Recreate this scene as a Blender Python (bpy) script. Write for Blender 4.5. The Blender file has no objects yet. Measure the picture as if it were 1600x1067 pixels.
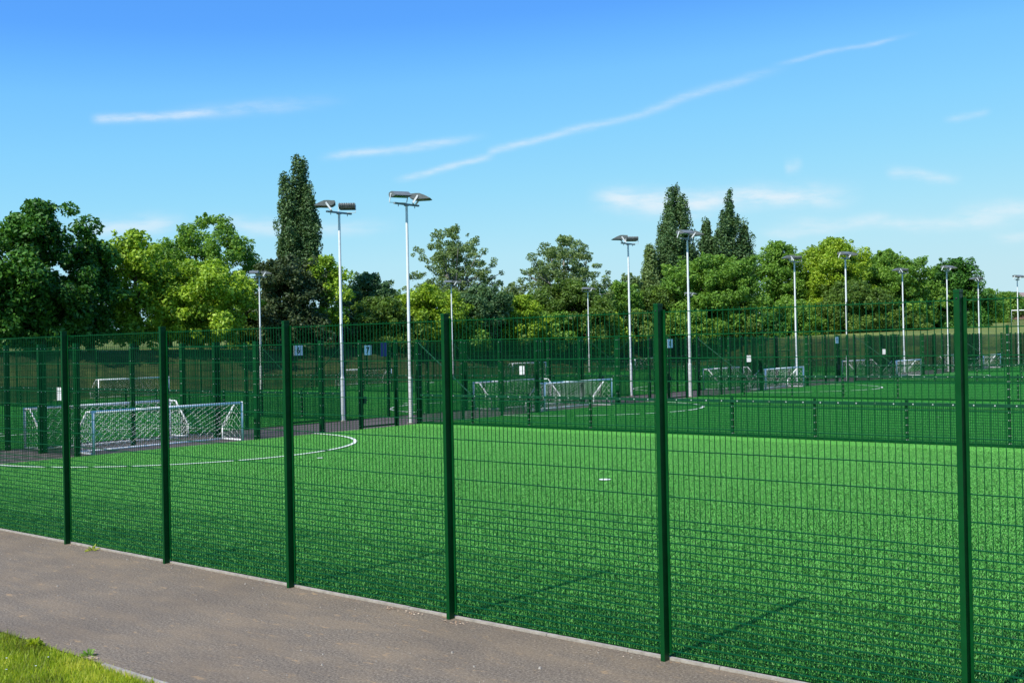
import bpy, math, random
import numpy as np
from mathutils import Vector, Matrix
rad = math.radians
scn = bpy.context.scene
col = scn.collection
random.seed(7)

# ------------------------------------------------------------------ camera
FPX, YAW, PIT, ROLL, HC = 1706.2, 0.8821, 0.0041, 0.0198, 2.743
f0 = Vector((-math.cos(YAW), math.sin(YAW), 0)); RR = Vector((math.sin(YAW), math.cos(YAW), 0)); ZZ = Vector((0, 0, 1))
fwd = f0*math.cos(PIT)+ZZ*math.sin(PIT); up0 = -f0*math.sin(PIT)+ZZ*math.cos(PIT)
cup = up0*math.cos(ROLL)+RR*math.sin(ROLL); crt = RR*math.cos(ROLL)-up0*math.sin(ROLL)
cd = bpy.data.cameras.new('camera'); cam = bpy.data.objects.new('camera', cd); col.objects.link(cam)
cd.sensor_width = 36; cd.lens = FPX/1600*36; cd.clip_end = 3000; cd.clip_start = 0.1
M = Matrix.Identity(4)
for i in range(3):
    M[i][0] = crt[i]; M[i][1] = cup[i]; M[i][2] = -fwd[i]
M[2][3] = HC
cam.matrix_world = M
scn.camera = cam

def place(px, py, dist):
    """world point seen in the photograph (1600 px wide) at a view depth: used to read tree places off the photo"""
    d = fwd+crt*((px-800)/FPX)-cup*((py-533.5)/FPX)
    return d*dist+Vector((0, 0, HC))

# ------------------------------------------------------------------ light and sky
SUN_EL = 48.0
sd = bpy.data.lights.new('sun', 'SUN'); sun = bpy.data.objects.new('sun', sd); col.objects.link(sun)
sd.energy = 4.2; sd.angle = rad(0.5); sd.color = (1.0, 0.96, 0.88)
sun.rotation_euler = (rad(90-SUN_EL), 0, rad(-0.7)); sun.location = (0, -30, 40)
scn.view_settings.view_transform = 'Standard'; scn.view_settings.look = 'None'
scn.view_settings.exposure = 0.5; scn.view_settings.gamma = 1.0

world = bpy.data.worlds.new('World'); scn.world = world; world.use_nodes = True
nt = world.node_tree; nt.nodes.clear()
def N(t, kind, **kw):
    n = t.nodes.new(kind)
    for k, v in kw.items(): setattr(n, k, v)
    return n
def lk(t, a, b): t.links.new(a, b)
def setin(t, sock, v):
    if isinstance(v, (int, float)): sock.default_value = v
    elif isinstance(v, tuple): sock.default_value = v
    else: t.links.new(v, sock)
def mth(t, op, a, b=0.0, c=None, clamp=False):
    n = N(t, 'ShaderNodeMath', operation=op); n.use_clamp = clamp
    setin(t, n.inputs[0], a); setin(t, n.inputs[1], b)
    if c is not None: setin(t, n.inputs[2], c)
    return n.outputs[0]
def dotc(t, v, w):
    n = N(t, 'ShaderNodeVectorMath', operation='DOT_PRODUCT'); lk(t, v, n.inputs[0]); n.inputs[1].default_value = w
    return n.outputs['Value']
def mixc(t, fac, a, b, mode='MIX'):
    n = N(t, 'ShaderNodeMix', data_type='RGBA', blend_type=mode)
    setin(t, n.inputs[0], fac); setin(t, n.inputs[6], a); setin(t, n.inputs[7], b)
    return n.outputs[2]
sky = N(nt, 'ShaderNodeTexSky', sky_type='NISHITA'); sky.sun_disc = False
sky.sun_elevation = rad(SUN_EL); sky.sun_rotation = rad(180); sky.altitude = 50; sky.air_density = 1.0; sky.dust_density = 0.25; sky.ozone_density = 2.5
tc = N(nt, 'ShaderNodeTexCoord'); D = tc.outputs['Generated']
ca = dotc(nt, D, tuple(f0)); ca = mth(nt, 'MAXIMUM', ca, 0.02)
S0 = mth(nt, 'DIVIDE', dotc(nt, D, tuple(RR)), ca); T0 = mth(nt, 'DIVIDE', dotc(nt, D, (0, 0, 1)), ca)
# clouds: thin wisps placed by heading and height in the sky
cv = N(nt, 'ShaderNodeCombineXYZ'); lk(nt, S0, cv.inputs[0]); lk(nt, T0, cv.inputs[1])
nz = N(nt, 'ShaderNodeTexNoise'); nz.inputs['Scale'].default_value = 14; nz.inputs['Detail'].default_value = 5; lk(nt, cv.outputs[0], nz.inputs['Vector'])
nd = mth(nt, 'MULTIPLY', mth(nt, 'SUBTRACT', nz.outputs['Fac'], 0.5), 1.0)
mp = N(nt, 'ShaderNodeMapping'); mp.inputs['Scale'].default_value = (28, 110, 1); mp.inputs['Rotation'].default_value = (0, 0, rad(-12)); lk(nt, cv.outputs[0], mp.inputs[0])
nf = N(nt, 'ShaderNodeTexNoise'); nf.inputs['Scale'].default_value = 1; nf.inputs['Detail'].default_value = 6; nf.inputs['Roughness'].default_value = .65; lk(nt, mp.outputs[0], nf.inputs['Vector'])
fib = mth(nt, 'MULTIPLY_ADD', nf.outputs['Fac'], 2.6, -0.55, clamp=True)
def st(px, py):
    d = fwd+crt*((px-800)/FPX)-cup*((py-533.5)/FPX); a = d.dot(f0)
    return d.dot(RR)/a, d.z/a
total = None
# x0 y0 x1 y1 half-width(px) strength  start-fade end-fade
for (x0, y0, x1, y1, w, k, fa, fb, wob) in [
    (140, 188, 350, 174, 6, .72, .10, .35, 1), (230, 182, 560, 156, 10, .32, .30, .5, 1),
    (495, 249, 770, 211, 6, .55, .15, .4, 1), (612, 283, 775, 243, 5, .5, .2, .15, .7),
    (762, 238, 1060, 163, 5.5, .52, .04, .6, 1), (960, 190, 1240, 100, 6.5, .34, .3, .4, 1), (1200, 103, 1440, 52, 3.6, .34, .25, .3, .8),
    (1470, 192, 1552, 174, 5, .34, .3, .3, 1), (1222, 262, 1258, 258, 9, .30, .3, .4, 1.5),
    (915, 312, 1190, 318, 13, .72, .2, .3, 2), (1130, 306, 1360, 306, 12, .68, .25, .5, 2), (1380, 269, 1510, 278, 8, .42, .2, .4, 2),
    (1190, 350, 1600, 348, 8, .40, .3, .2, 2), (1480, 332, 1700, 326, 10, .45, .3, .3, 2), (1180, 362, 1320, 364, 6, .35, .3, .3, 2),
    (90, 356, 300, 350, 11, .50, .3, .3, 2), (280, 352, 640, 354, 9, .42, .3, .4, 2), (1540, 372, 1700, 368, 6, .35, .3, .3, 2),
    (-300, 300, -60, 280, 12, .5, .3, .3, 2), (1750, 200, 2100, 150, 9, .5, .3, .3, 2)]:
    a = st(x0, y0); b = st(x1, y1); dx, dy = b[0]-a[0], b[1]-a[1]; L = math.hypot(dx, dy); ux, uy = dx/L, dy/L
    u = mth(nt, 'MULTIPLY_ADD', S0, ux/L, -(a[0]*ux+a[1]*uy)/L); u = mth(nt, 'MULTIPLY_ADD', T0, uy/L, u)
    v = mth(nt, 'MULTIPLY_ADD', S0, -uy, (a[0]*uy-a[1]*ux)); v = mth(nt, 'MULTIPLY_ADD', T0, ux, v)
    v = mth(nt, 'MULTIPLY_ADD', nd, 0.012*wob, v)
    ww = w*(1.0 if y0 < 285 else 1.3)/FPX; k *= .80 if y0 < 255 else .95
    v = mth(nt, 'DIVIDE', v, ww); g = mth(nt, 'POWER', 2.718, mth(nt, 'MULTIPLY', mth(nt, 'MULTIPLY', v, v), -1.0))
    e1 = N(nt, 'ShaderNodeMapRange', interpolation_type='SMOOTHSTEP'); lk(nt, u, e1.inputs[0]); e1.inputs[1].default_value = -.02; e1.inputs[2].default_value = fa
    e2 = N(nt, 'ShaderNodeMapRange', interpolation_type='SMOOTHSTEP'); lk(nt, u, e2.inputs[0]); e2.inputs[1].default_value = 1.02; e2.inputs[2].default_value = 1-fb
    g = mth(nt, 'MULTIPLY', mth(nt, 'MULTIPLY', g, e1.outputs[0]), mth(nt, 'MULTIPLY', e2.outputs[0], k))
    total = g if total is None else mth(nt, 'ADD', total, g)
fibm = mth(nt, 'MULTIPLY_ADD', fib, 0.95, 0.05)
cl = mth(nt, 'MULTIPLY', total, fibm, clamp=True)
hs = N(nt, 'ShaderNodeHueSaturation'); hs.inputs['Saturation'].default_value = 1.25; hs.inputs['Value'].default_value = 1.0
lk(nt, sky.outputs[0], hs.inputs['Color'])
tint = mixc(nt, 1.0, hs.outputs[0], (0.88, 1.0, 1.12, 1), 'MULTIPLY')
sp_ = N(nt, 'ShaderNodeSeparateColor'); lk(nt, tint, sp_.inputs[0])
cr_ = N(nt, 'ShaderNodeValToRGB'); el = cr_.color_ramp.elements
stops = [(0, (.03, .15, .60)), (.15, (.07, .28, .85)), (.237, (.11, .39, 1.0)), (.262, (.145, .475, 1.0)), (.291, (.19, .56, 1.0)), (.36, (.25, .65, 1.0)), (.45, (.32, .72, .98)), (.55, (.40, .77, .96)), (.64, (.47, .80, .94)), (.807, (.54, .80, .89)), (1, (.60, .80, .86))]
while len(el) < len(stops): el.new(.5)
for e_, (p_, c_) in zip(el, stops): e_.position = p_; e_.color = (*c_, 1)      # clear-day grade of the sky model by its own brightness
lk(nt, mth(nt, 'MULTIPLY', sp_.outputs[1], .1), cr_.inputs[0])
graded = N(nt, 'ShaderNodeVectorMath', operation='SCALE'); lk(nt, cr_.outputs[0], graded.inputs[0]); graded.inputs['Scale'].default_value = 10/1.414
skyc = mixc(nt, cl, graded.outputs[0], (6.3, 6.6, 6.9, 1))
bg = N(nt, 'ShaderNodeBackground'); bg.inputs[1].default_value = 0.1; lk(nt, skyc, bg.inputs[0])
out = N(nt, 'ShaderNodeOutputWorld'); lk(nt, bg.outputs[0], out.inputs[0])

# ------------------------------------------------------------------ materials
def new_mat(name, color=(.5, .5, .5), rough=.6, spec=.5, metal=0.0):
    m = bpy.data.materials.new(name); m.use_nodes = True
    b = m.node_tree.nodes['Principled BSDF']
    b.inputs['Base Color'].default_value = (*color, 1); b.inputs['Roughness'].default_value = rough
    b.inputs['Specular IOR Level'].default_value = spec; b.inputs['Metallic'].default_value = metal
    return m, m.node_tree, b
def noise(t, vec, scale, detail=4, rough=.55):
    n = N(t, 'ShaderNodeTexNoise'); n.inputs['Scale'].default_value = scale; n.inputs['Detail'].default_value = detail; n.inputs['Roughness'].default_value = rough
    if vec is not None: lk(t, vec, n.inputs['Vector'])
    return n.outputs['Fac']
def ramp(t, fac, stops):
    n = N(t, 'ShaderNodeValToRGB'); e = n.color_ramp.elements
    while len(e) < len(stops): e.new(.5)
    for i, (p, c) in enumerate(stops):
        e[i].position = p; e[i].color = (*c, 1) if len(c) == 3 else c
    lk(t, fac, n.inputs[0]); return n.outputs[0]
def obco(t): return N(t, 'ShaderNodeTexCoord').outputs['Object']
def bump(t, b, h, strength, dist):
    n = N(t, 'ShaderNodeBump'); n.inputs['Strength'].default_value = strength; n.inputs['Distance'].default_value = dist
    lk(t, h, n.inputs['Height']); lk(t, n.outputs[0], b.inputs['Normal'])

# powder-coated green steel with slight wear
MG, t, b = new_mat('green_powder_coat', (.001, .06, .02), .45, .16)
o = obco(t); lk(t, ramp(t, noise(t, o, 6, 5), [(.3, (.0003, .042, .008)), (.7, (.0007, .058, .012))]), b.inputs['Base Color'])
lk(t, ramp(t, noise(t, o, 25, 3), [(.3, (.36,)*3), (.7, (.52,)*3)]), b.inputs['Roughness'])
MW_, t, b = new_mat('green_wire', (.0006, .064, .016), .5, .14)
MK, t, b = new_mat('green_board', (.006, .15, .075), .5, .3)
lk(t, ramp(t, noise(t, obco(t), 3, 4), [(.3, (.001, .042, .016)), (.7, (.002, .065, .026))]), b.inputs['Base Color'])
MBOLT, t, b = new_mat('zinc_bolt', (.75, .76, .74), .35, .5, .2)
MWH, t, b = new_mat('white_paint', (.80, .82, .82), .35)
lk(t, ramp(t, noise(t, obco(t), 8, 4), [(.3, (.78, .79, .78)), (.6, (.88, .88, .87))]), b.inputs['Base Color'])
MNET, t, b = new_mat('white_net', (.88, .90, .86), .8)
MGAL, t, b = new_mat('galvanised_steel', (.62, .65, .66), .45, .5, .0)
lk(t, ramp(t, noise(t, obco(t), 5, 6, .7), [(.3, (.66, .68, .68)), (.7, (.80, .82, .82))]), b.inputs['Base Color'])
MGAL2, t, b = new_mat('dull_steel', (.22, .27, .30), .5, .5, .3)
MLAMP, t, b = new_mat('grey_lamp_body', (.13, .155, .15), .5, .4)
lk(t, ramp(t, noise(t, obco(t), 9, 3), [(.3, (.10, .115, .11)), (.7, (.15, .165, .16))]), b.inputs['Base Color'])
MGLASS, t, b = new_mat('lamp_glass', (.03, .06, .05), .12, .6)
MCON, t, b = new_mat('pale_concrete', (.42, .38, .32), .85, .3)
o = obco(t); lk(t, ramp(t, noise(t, o, 12, 6, .7), [(.25, (.20, .17, .14)), (.55, (.36, .32, .27)), (.8, (.46, .42, .36))]), b.inputs['Base Color']); bump(t, b, noise(t, o, 60, 4), .4, .01)
MSIGN, t, b = new_mat('sign_white', (.82, .84, .84), .4)
MSIGNW, t, b = new_mat('notice_white', (.85, .86, .86), .4)
MBLUE, t, b = new_mat('sign_blue', (.008, .02, .16), .4)
MBLACK, t, b = new_mat('sign_black', (.01, .012, .02), .5)
MRED, t, b = new_mat('red_brown_net', (.20, .07, .05), .8)

def soft(t, b, sheen, srough, tint):
    b.inputs['Sheen Weight'].default_value = sheen; b.inputs['Sheen Roughness'].default_value = srough; b.inputs['Sheen Tint'].default_value = (*tint, 1)
MTURF, t, b = new_mat('artificial_turf', (.01, .05, .01), .9, .05)
o = obco(t)
mpn = N(t, 'ShaderNodeMapping'); mpn.inputs['Scale'].default_value = (1, 1, 1); lk(t, o, mpn.inputs[0])
fine = noise(t, mpn.outputs[0], 48, 3, .7)
fine2 = noise(t, mpn.outputs[0], 16, 3, .6)
big = noise(t, o, .35, 4, .6)
base = ramp(t, fine, [(.34, (.003, .025, .003)), (.50, (.007, .055, .006)), (.64, (.016, .09, .010))])
base = mixc(t, mth(t, 'MULTIPLY_ADD', fine2, .9, -.2, clamp=True), base, (.006, .045, .003, 1))
base = mixc(t, mth(t, 'MULTIPLY', ramp(t, big, [(.35, (0, 0, 0)), (.7, (1, 1, 1))]), .22), base, (.008, .04, .004, 1))
spk = ramp(t, noise(t, mpn.outputs[0], 75, 2, .5), [(.68, (0, 0, 0)), (.75, (1, 1, 1))])
base = mixc(t, mth(t, 'MULTIPLY', spk, .2), base, (.2, .4, .1, 1))
lk(t, base, b.inputs['Base Color']); bump(t, b, fine, .9, .03); pass
MLINE, t, b = new_mat('white_line', (.72, .74, .66), .8, .2)
lk(t, ramp(t, noise(t, obco(t), 40, 3, .7), [(.35, (.50, .58, .44)), (.55, (.80, .82, .74))]), b.inputs['Base Color'])

def tarmac(name, dark, mid, pale, patch):
    m, t, b = new_mat(name, mid, .88, .3); o = obco(t)
    c = ramp(t, noise(t, o, 42, 6, .85), [(.39, dark), (.5, mid), (.61, pale)])
    mpx = N(t, 'ShaderNodeMapping'); mpx.inputs['Scale'].default_value = (.55, 1.5, 1); lk(t, o, mpx.inputs[0])
    c = mixc(t, mth(t, 'MULTIPLY', ramp(t, noise(t, mpx.outputs[0], 1.7, 6, .68), [(.44, (0, 0, 0)), (.62, (1, 1, 1))]), .42), c, (*patch, 1))
    c = mixc(t, mth(t, 'MULTIPLY', ramp(t, noise(t, mpx.outputs[0], 6.5, 4, .7), [(.60, (0, 0, 0)), (.68, (1, 1, 1))]), .6), c, (patch[0]*1.55, patch[1]*1.4, patch[2]*1.15, 1))
    c = mixc(t, mth(t, 'MULTIPLY', ramp(t, noise(t, o, .8, 5, .6), [(.42, (0, 0, 0)), (.70, (1, 1, 1))]), .28), c, (*dark, 1))
    vr = N(t, 'ShaderNodeTexVoronoi'); vr.inputs['Scale'].default_value = 22; lk(t, o, vr.inputs['Vector'])
    sp = ramp(t, vr.outputs['Distance'], [(.07, (1, 1, 1)), (.11, (0, 0, 0))])
    sel = ramp(t, noise(t, o, 3.1, 2), [(.55, (0, 0, 0)), (.6, (1, 1, 1))])
    c = mixc(t, mth(t, 'MULTIPLY', mth(t, 'MULTIPLY', sp, sel), .7), c, (.5, .47, .42, 1))
    lk(t, c, b.inputs['Base Color']); bump(t, b, noise(t, o, 110, 3, .7), .5, .008)
    return m
MTAR = tarmac('worn_tarmac', (.075, .057, .044), (.165, .130, .094), (.32, .26, .185), (.275, .20, .122))
MTAR2 = tarmac('inner_path_tarmac', (.07, .055, .055), (.105, .085, .085), (.15, .125, .12), (.13, .105, .095))
MGR, t, b = new_mat('rough_grass', (.08, .14, .02), .9, .15); o = obco(t)
c = ramp(t, noise(t, o, 9, 5, .7), [(.3, (.04, .065, .010)), (.5, (.10, .140, .020)), (.7, (.18, .20, .040))])
c = mixc(t, mth(t, 'MULTIPLY', ramp(t, noise(t, o, .12, 5, .65), [(.40, (0, 0, 0)), (.62, (1, 1, 1))]), .6), c, (.22, .25, .045, 1))
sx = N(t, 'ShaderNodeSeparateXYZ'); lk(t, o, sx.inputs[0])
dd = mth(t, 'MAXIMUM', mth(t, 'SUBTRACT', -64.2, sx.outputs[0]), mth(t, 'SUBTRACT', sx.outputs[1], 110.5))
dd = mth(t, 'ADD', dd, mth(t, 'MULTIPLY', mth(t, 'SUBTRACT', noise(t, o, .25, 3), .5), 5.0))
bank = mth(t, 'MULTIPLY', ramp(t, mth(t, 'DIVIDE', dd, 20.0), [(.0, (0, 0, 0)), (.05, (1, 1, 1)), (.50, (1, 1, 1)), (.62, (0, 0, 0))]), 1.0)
rough_shade_c = ramp(t, noise(t, o, 1.6, 6, .75), [(.3, (.006, .014, .003)), (.5, (.022, .042, .008)), (.72, (.060, .080, .016))])  # rough bank grass, with the shade under the trees painted into its dark colour
rough_shade_c = mixc(t, mth(t, 'MULTIPLY', ramp(t, noise(t, o, .35, 5, .7), [(.47, (0, 0, 0)), (.60, (1, 1, 1))]), .65), rough_shade_c, (.085, .11, .020, 1))
c = mixc(t, bank, c, rough_shade_c)
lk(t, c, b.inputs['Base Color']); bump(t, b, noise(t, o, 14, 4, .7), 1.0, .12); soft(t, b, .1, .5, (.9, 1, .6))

def leaf_mat(name, c1, c2, c3, trans=.35):
    m = bpy.data.materials.new(name); m.use_nodes = True; t = m.node_tree; t.nodes.clear()
    at = N(t, 'ShaderNodeAttribute', attribute_name='tone')
    c = ramp(t, at.outputs['Fac'], [(0, c1), (.5, c2), (1, c3)])
    df = N(t, 'ShaderNodeBsdfPrincipled'); lk(t, c, df.inputs['Base Color']); df.inputs['Roughness'].default_value = .55; df.inputs['Specular IOR Level'].default_value = .35
    tr = N(t, 'ShaderNodeBsdfTranslucent'); lk(t, mixc(t, 1.0, c, (1.25, 1.2, .5, 1), 'MULTIPLY'), tr.inputs['Color'])
    mx = N(t, 'ShaderNodeMixShader'); mx.inputs[0].default_value = trans; lk(t, df.outputs[0], mx.inputs[1]); lk(t, tr.outputs[0], mx.inputs[2])
    oo = N(t, 'ShaderNodeOutputMaterial'); lk(t, mx.outputs[0], oo.inputs[0])
    return m
LEAF = {
 'dark':   leaf_mat('leaf_dark_green', (.018, .075, .008), (.048, .155, .014), (.10, .25, .026), .25),
 'mid':    leaf_mat('leaf_mid_green', (.065, .165, .020), (.150, .300, .034), (.26, .43, .06)),
 'yellow': leaf_mat('leaf_yellow_green', (.100, .190, .016), (.255, .410, .028), (.46, .62, .06)),
 'olive':  leaf_mat('leaf_olive', (.048, .100, .014), (.105, .190, .026), (.19, .30, .042)),
 'lime':   leaf_mat('leaf_lime_olive', (.105, .190, .012), (.235, .380, .022), (.42, .54, .040)),
 'grey':   leaf_mat('leaf_grey_green', (.085, .150, .045), (.170, .260, .080), (.30, .40, .15)),
 'poplar': leaf_mat('leaf_poplar', (0.030, 0.079, 0.026), (0.069, 0.140, 0.043), (0.140, 0.231, 0.074), .2),
 'sombre': leaf_mat('leaf_sombre', (.022, .045, .014), (.052, .085, .026), (.10, .14, .045), .2),
 'blue':   leaf_mat('leaf_blue_green', (0.041, 0.107, 0.041), (0.091, 0.181, 0.066), (0.157, 0.264, 0.099)),
 'verge':  leaf_mat('verge_blade', (.17, .19, .025), (.34, .46, .020), (.60, .58, .08), .45),
}
MBARK, t, b = new_mat('bark', (.09, .07, .05), .9, .2)
lk(t, ramp(t, noise(t, obco(t), 5, 5, .7), [(.3, (.05, .04, .03)), (.7, (.13, .105, .08))]), b.inputs['Base Color'])
MPALEB, t, b = new_mat('pale_bark', (.22, .21, .19), .85, .2)

# ------------------------------------------------------------------ mesh helpers
class MB:
    def __init__(s): s.v = []; s.f = []; s.m = []
    def box(s, x0, y0, z0, x1, y1, z1, mi=0):
        n = len(s.v)
        s.v += [(x0, y0, z0), (x1, y0, z0), (x1, y1, z0), (x0, y1, z0), (x0, y0, z1), (x1, y0, z1), (x1, y1, z1), (x0, y1, z1)]
        for q in ((0, 3, 2, 1), (4, 5, 6, 7), (0, 1, 5, 4), (1, 2, 6, 5), (2, 3, 7, 6), (3, 0, 4, 7)):
            s.f.append(tuple(n+i for i in q)); s.m.append(mi)
    def tube(s, p, q, r0, r1=None, n=8, mi=0, cap=True):
        p = Vector(p); q = Vector(q); r1 = r0 if r1 is None else r1
        d = (q-p).normalized(); a = d.orthogonal().normalized(); b = d.cross(a); k = len(s.v)
        for (c, r) in ((p, r0), (q, r1)):
            for i in range(n):
                th = 2*math.pi*i/n; s.v.append(tuple(c+a*(r*math.cos(th))+b*(r*math.sin(th))))
        for i in range(n):
            j = (i+1) % n; s.f.append((k+i, k+j, k+n+j, k+n+i)); s.m.append(mi)
        if cap:
            s.f.append(tuple(k+i for i in reversed(range(n)))); s.m.append(mi); s.f.append(tuple(k+n+i for i in range(n))); s.m.append(mi)
    def path(s, pts, r, n=8, mi=0):
        for a, b in zip(pts[:-1], pts[1:]):
            s.tube(a, b, r if not callable(r) else r(a), None if not callable(r) else r(b), n, mi)
    def prism(s, pts, axis_vec, mi=0):
        """closed outline of 3-D points pushed along axis_vec"""
        k = len(s.v); n = len(pts); a = Vector(axis_vec)
        s.v += [tuple(p) for p in pts]+[tuple(Vector(p)+a) for p in pts]
        for i in range(n):
            j = (i+1) % n; s.f.append((k+i, k+j, k+n+j, k+n+i)); s.m.append(mi)
        s.f.append(tuple(k+i for i in reversed(range(n)))); s.m.append(mi); s.f.append(tuple(k+n+i for i in range(n))); s.m.append(mi)
    def mesh(s, name, mats, smooth=False):
        me = bpy.data.meshes.new(name); me.from_pydata(s.v, [], s.f)
        for m in (mats if isinstance(mats, (list, tuple)) else [mats]): me.materials.append(m)
        me.polygons.foreach_set('material_index', s.m)
        if smooth: me.polygons.foreach_set('use_smooth', [True]*len(s.f))
        me.update(); return me
def put(name, me, parent=None, loc=(0, 0, 0), rz=0.0):
    o = bpy.data.objects.new(name, me); col.objects.link(o); o.location = loc; o.rotation_euler = (0, 0, rz)
    if parent is not None: o.parent = parent
    return o
def thing(name, label, cat, loc=(0, 0, 0), rz=0.0, group=None, me=None):
    o = put(name, me, None, loc, rz); o['label'] = label; o['category'] = cat
    if group: o['group'] = group
    return o
def structure(o, kind='structure'): o['kind'] = kind; return o
def bevel(o, w=.004, seg=1):
    m = o.modifiers.new('bevel', 'BEVEL'); m.width = w; m.segments = seg; m.limit_method = 'ANGLE'
    return o

# ------------------------------------------------------------------ ground
XL, XR, XF, XE = -27.6, -31.6, -62.4, 3.0         # pitch end lines: either side of the inner path, far end, near-right end
Y0, S = 8.07, 19.96
DIV = [28.25+S*k for k in range(5)]                # the last one is the tall end fence
def smooth(a): a = np.clip(a, 0, 1); return a*a*(3-2*a)
def gh(x, y):
    x = np.asarray(x, float); y = np.asarray(y, float)
    d = np.maximum(np.maximum(-64.2-x, y-110.5), 0)
    h = 2.9*smooth((d-.5)/9.5)+.021*np.maximum(d-9, 0)+np.where(d > 6, .12*np.sin(x*.21+y*.13)*np.minimum(1, (d-6)/10), 0)
    front = np.maximum(5.0-y, 0)*np.where(x < 60, 1, 0)
    h = h+.9*smooth(front/8.0)
    return h
def grid_sheet(name, xs, ys, mat, zoff=0.0, zf=None):
    X, Y = np.meshgrid(xs, ys); Z = (gh(X, Y) if zf is None else zf(X, Y))+zoff
    v = np.stack([X, Y, Z], -1).reshape(-1, 3); nx, ny = len(xs), len(ys)
    i = np.arange(nx-1); j = np.arange(ny-1); I, J = np.meshgrid(i, j); k = (J*nx+I).reshape(-1)
    f = np.stack([k, k+1, k+nx+1, k+nx], -1)
    me = bpy.data.meshes.new(name); me.from_pydata(v.tolist(), [], f.tolist()); me.materials.append(mat)
    me.polygons.foreach_set('use_smooth', [True]*len(f)); return structure(put(name, me))
xs = np.concatenate([np.linspace(-900, -120, 30), np.linspace(-116, -50, 67), np.linspace(-48, 20, 35), np.linspace(40, 700, 20)])
ys = np.concatenate([np.linspace(-200, -20, 10), np.linspace(-16, 6, 45), np.linspace(10, 104, 20), np.linspace(106, 140, 35), np.linspace(150, 1200, 50)])
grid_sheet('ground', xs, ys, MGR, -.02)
def sheet(name, x0, y0, x1, y1, z, mat):
    m = MB(); m.v = [(x0, y0, z), (x1, y0, z), (x1, y1, z), (x0, y1, z)]; m.f = [(0, 1, 2, 3)]; m.m = [0]
    return structure(put(name, m.mesh(name, mat)))
sheet('path', -90, 5.14, 60, 8.14, .0, MTAR)
sheet('path', XR-.1, 8.19, XL+.05, DIV[4]+2, .0, MTAR2)
sheet('artificial_turf', XL+.05, 8.19, XE, DIV[4], .012, MTURF)
sheet('artificial_turf', XF, 8.19, XR-.1, DIV[4], .012, MTURF)
m = MB()
x = -64.0
while x < 12:
    m.box(x, 8.150, -.05, x+.91, 8.187, .020+random.uniform(-.003, .003)); x += .915
structure(put('kerb', m.mesh('kerb', MCON)))
m = MB(); x = -30.0
random.seed(5)
while x < 4:
    if x > -9.2: m.box(x, 5.10, -.05, x+.91, 5.138, .018+random.uniform(-.005, .004))
    x += .915
structure(put('verge_edging', m.mesh('verge_edging', MCON)))
def line_arc(cx, cy, r, a0, a1, w, z=.042, n=48):
    m = MB()
    for i in range(n+1):
        a = a0+(a1-a0)*i/n
        for rr in (r-w/2, r+w/2): m.v.append((cx+rr*math.cos(a), cy+rr*math.sin(a), z))
    for i in range(n): m.f.append((2*i, 2*i+1, 2*i+3, 2*i+2)); m.m.append(0)
    structure(put('line_marking', m.mesh('line_marking', MLINE)))
def disc(cx, cy, r, z=.042):
    m = MB(); m.v = [(cx+r*math.cos(i*math.pi/10), cy+r*math.sin(i*math.pi/10), z) for i in range(20)]; m.f = [tuple(range(20))]; m.m = [0]
    structure(put('line_marking', m.mesh('line_marking', MLINE)))
PC = [18.02+S*k for k in range(5)]
for k in range(5):
    h = math.asin(.05/5.2)
    line_arc(XL+.05, PC[k], 5.2, -math.pi/2+h, math.pi/2-h, .11)
    line_arc(XR-.1, PC[k], 5.2, math.pi/2+h, 1.5*math.pi-h, .11)
    disc(XL+6.46, PC[k], .08); disc(XL+15.1, PC[k], .12); disc(XR-6.5, PC[k], .11)
    if k: line_arc(XF, PC[k], 5.2, -math.pi/2+h, math.pi/2-h, .11); disc(XF+6.4, PC[k], .11)

# blades of the artificial turf: one 1 m tuft patch instanced over the pitches
def blade_mat(name, stops, trans):  # glossy plastic fibre
    m = bpy.data.materials.new(name); m.use_nodes = True; t = m.node_tree; t.nodes.clear()
    at = N(t, 'ShaderNodeAttribute', attribute_name='tone'); c = ramp(t, at.outputs['Fac'], stops)
    df = N(t, 'ShaderNodeBsdfPrincipled'); lk(t, c, df.inputs['Base Color']); df.inputs['Roughness'].default_value = .55; df.inputs['Specular IOR Level'].default_value = .18
    tr = N(t, 'ShaderNodeBsdfTranslucent'); lk(t, c, tr.inputs['Color'])
    mx = N(t, 'ShaderNodeMixShader'); mx.inputs[0].default_value = trans; lk(t, df.outputs[0], mx.inputs[1]); lk(t, tr.outputs[0], mx.inputs[2])
    oo = N(t, 'ShaderNodeOutputMaterial'); lk(t, mx.outputs[0], oo.inputs[0]); return m
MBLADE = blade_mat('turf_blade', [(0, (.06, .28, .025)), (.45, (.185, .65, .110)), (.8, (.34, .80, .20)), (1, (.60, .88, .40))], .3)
MBLADE2 = blade_mat('turf_blade_dark', [(0, (.014, .12, .014)), (.45, (.045, .34, .045)), (.8, (.12, .50, .10)), (1, (.5, .75, .35))], .3)
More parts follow.
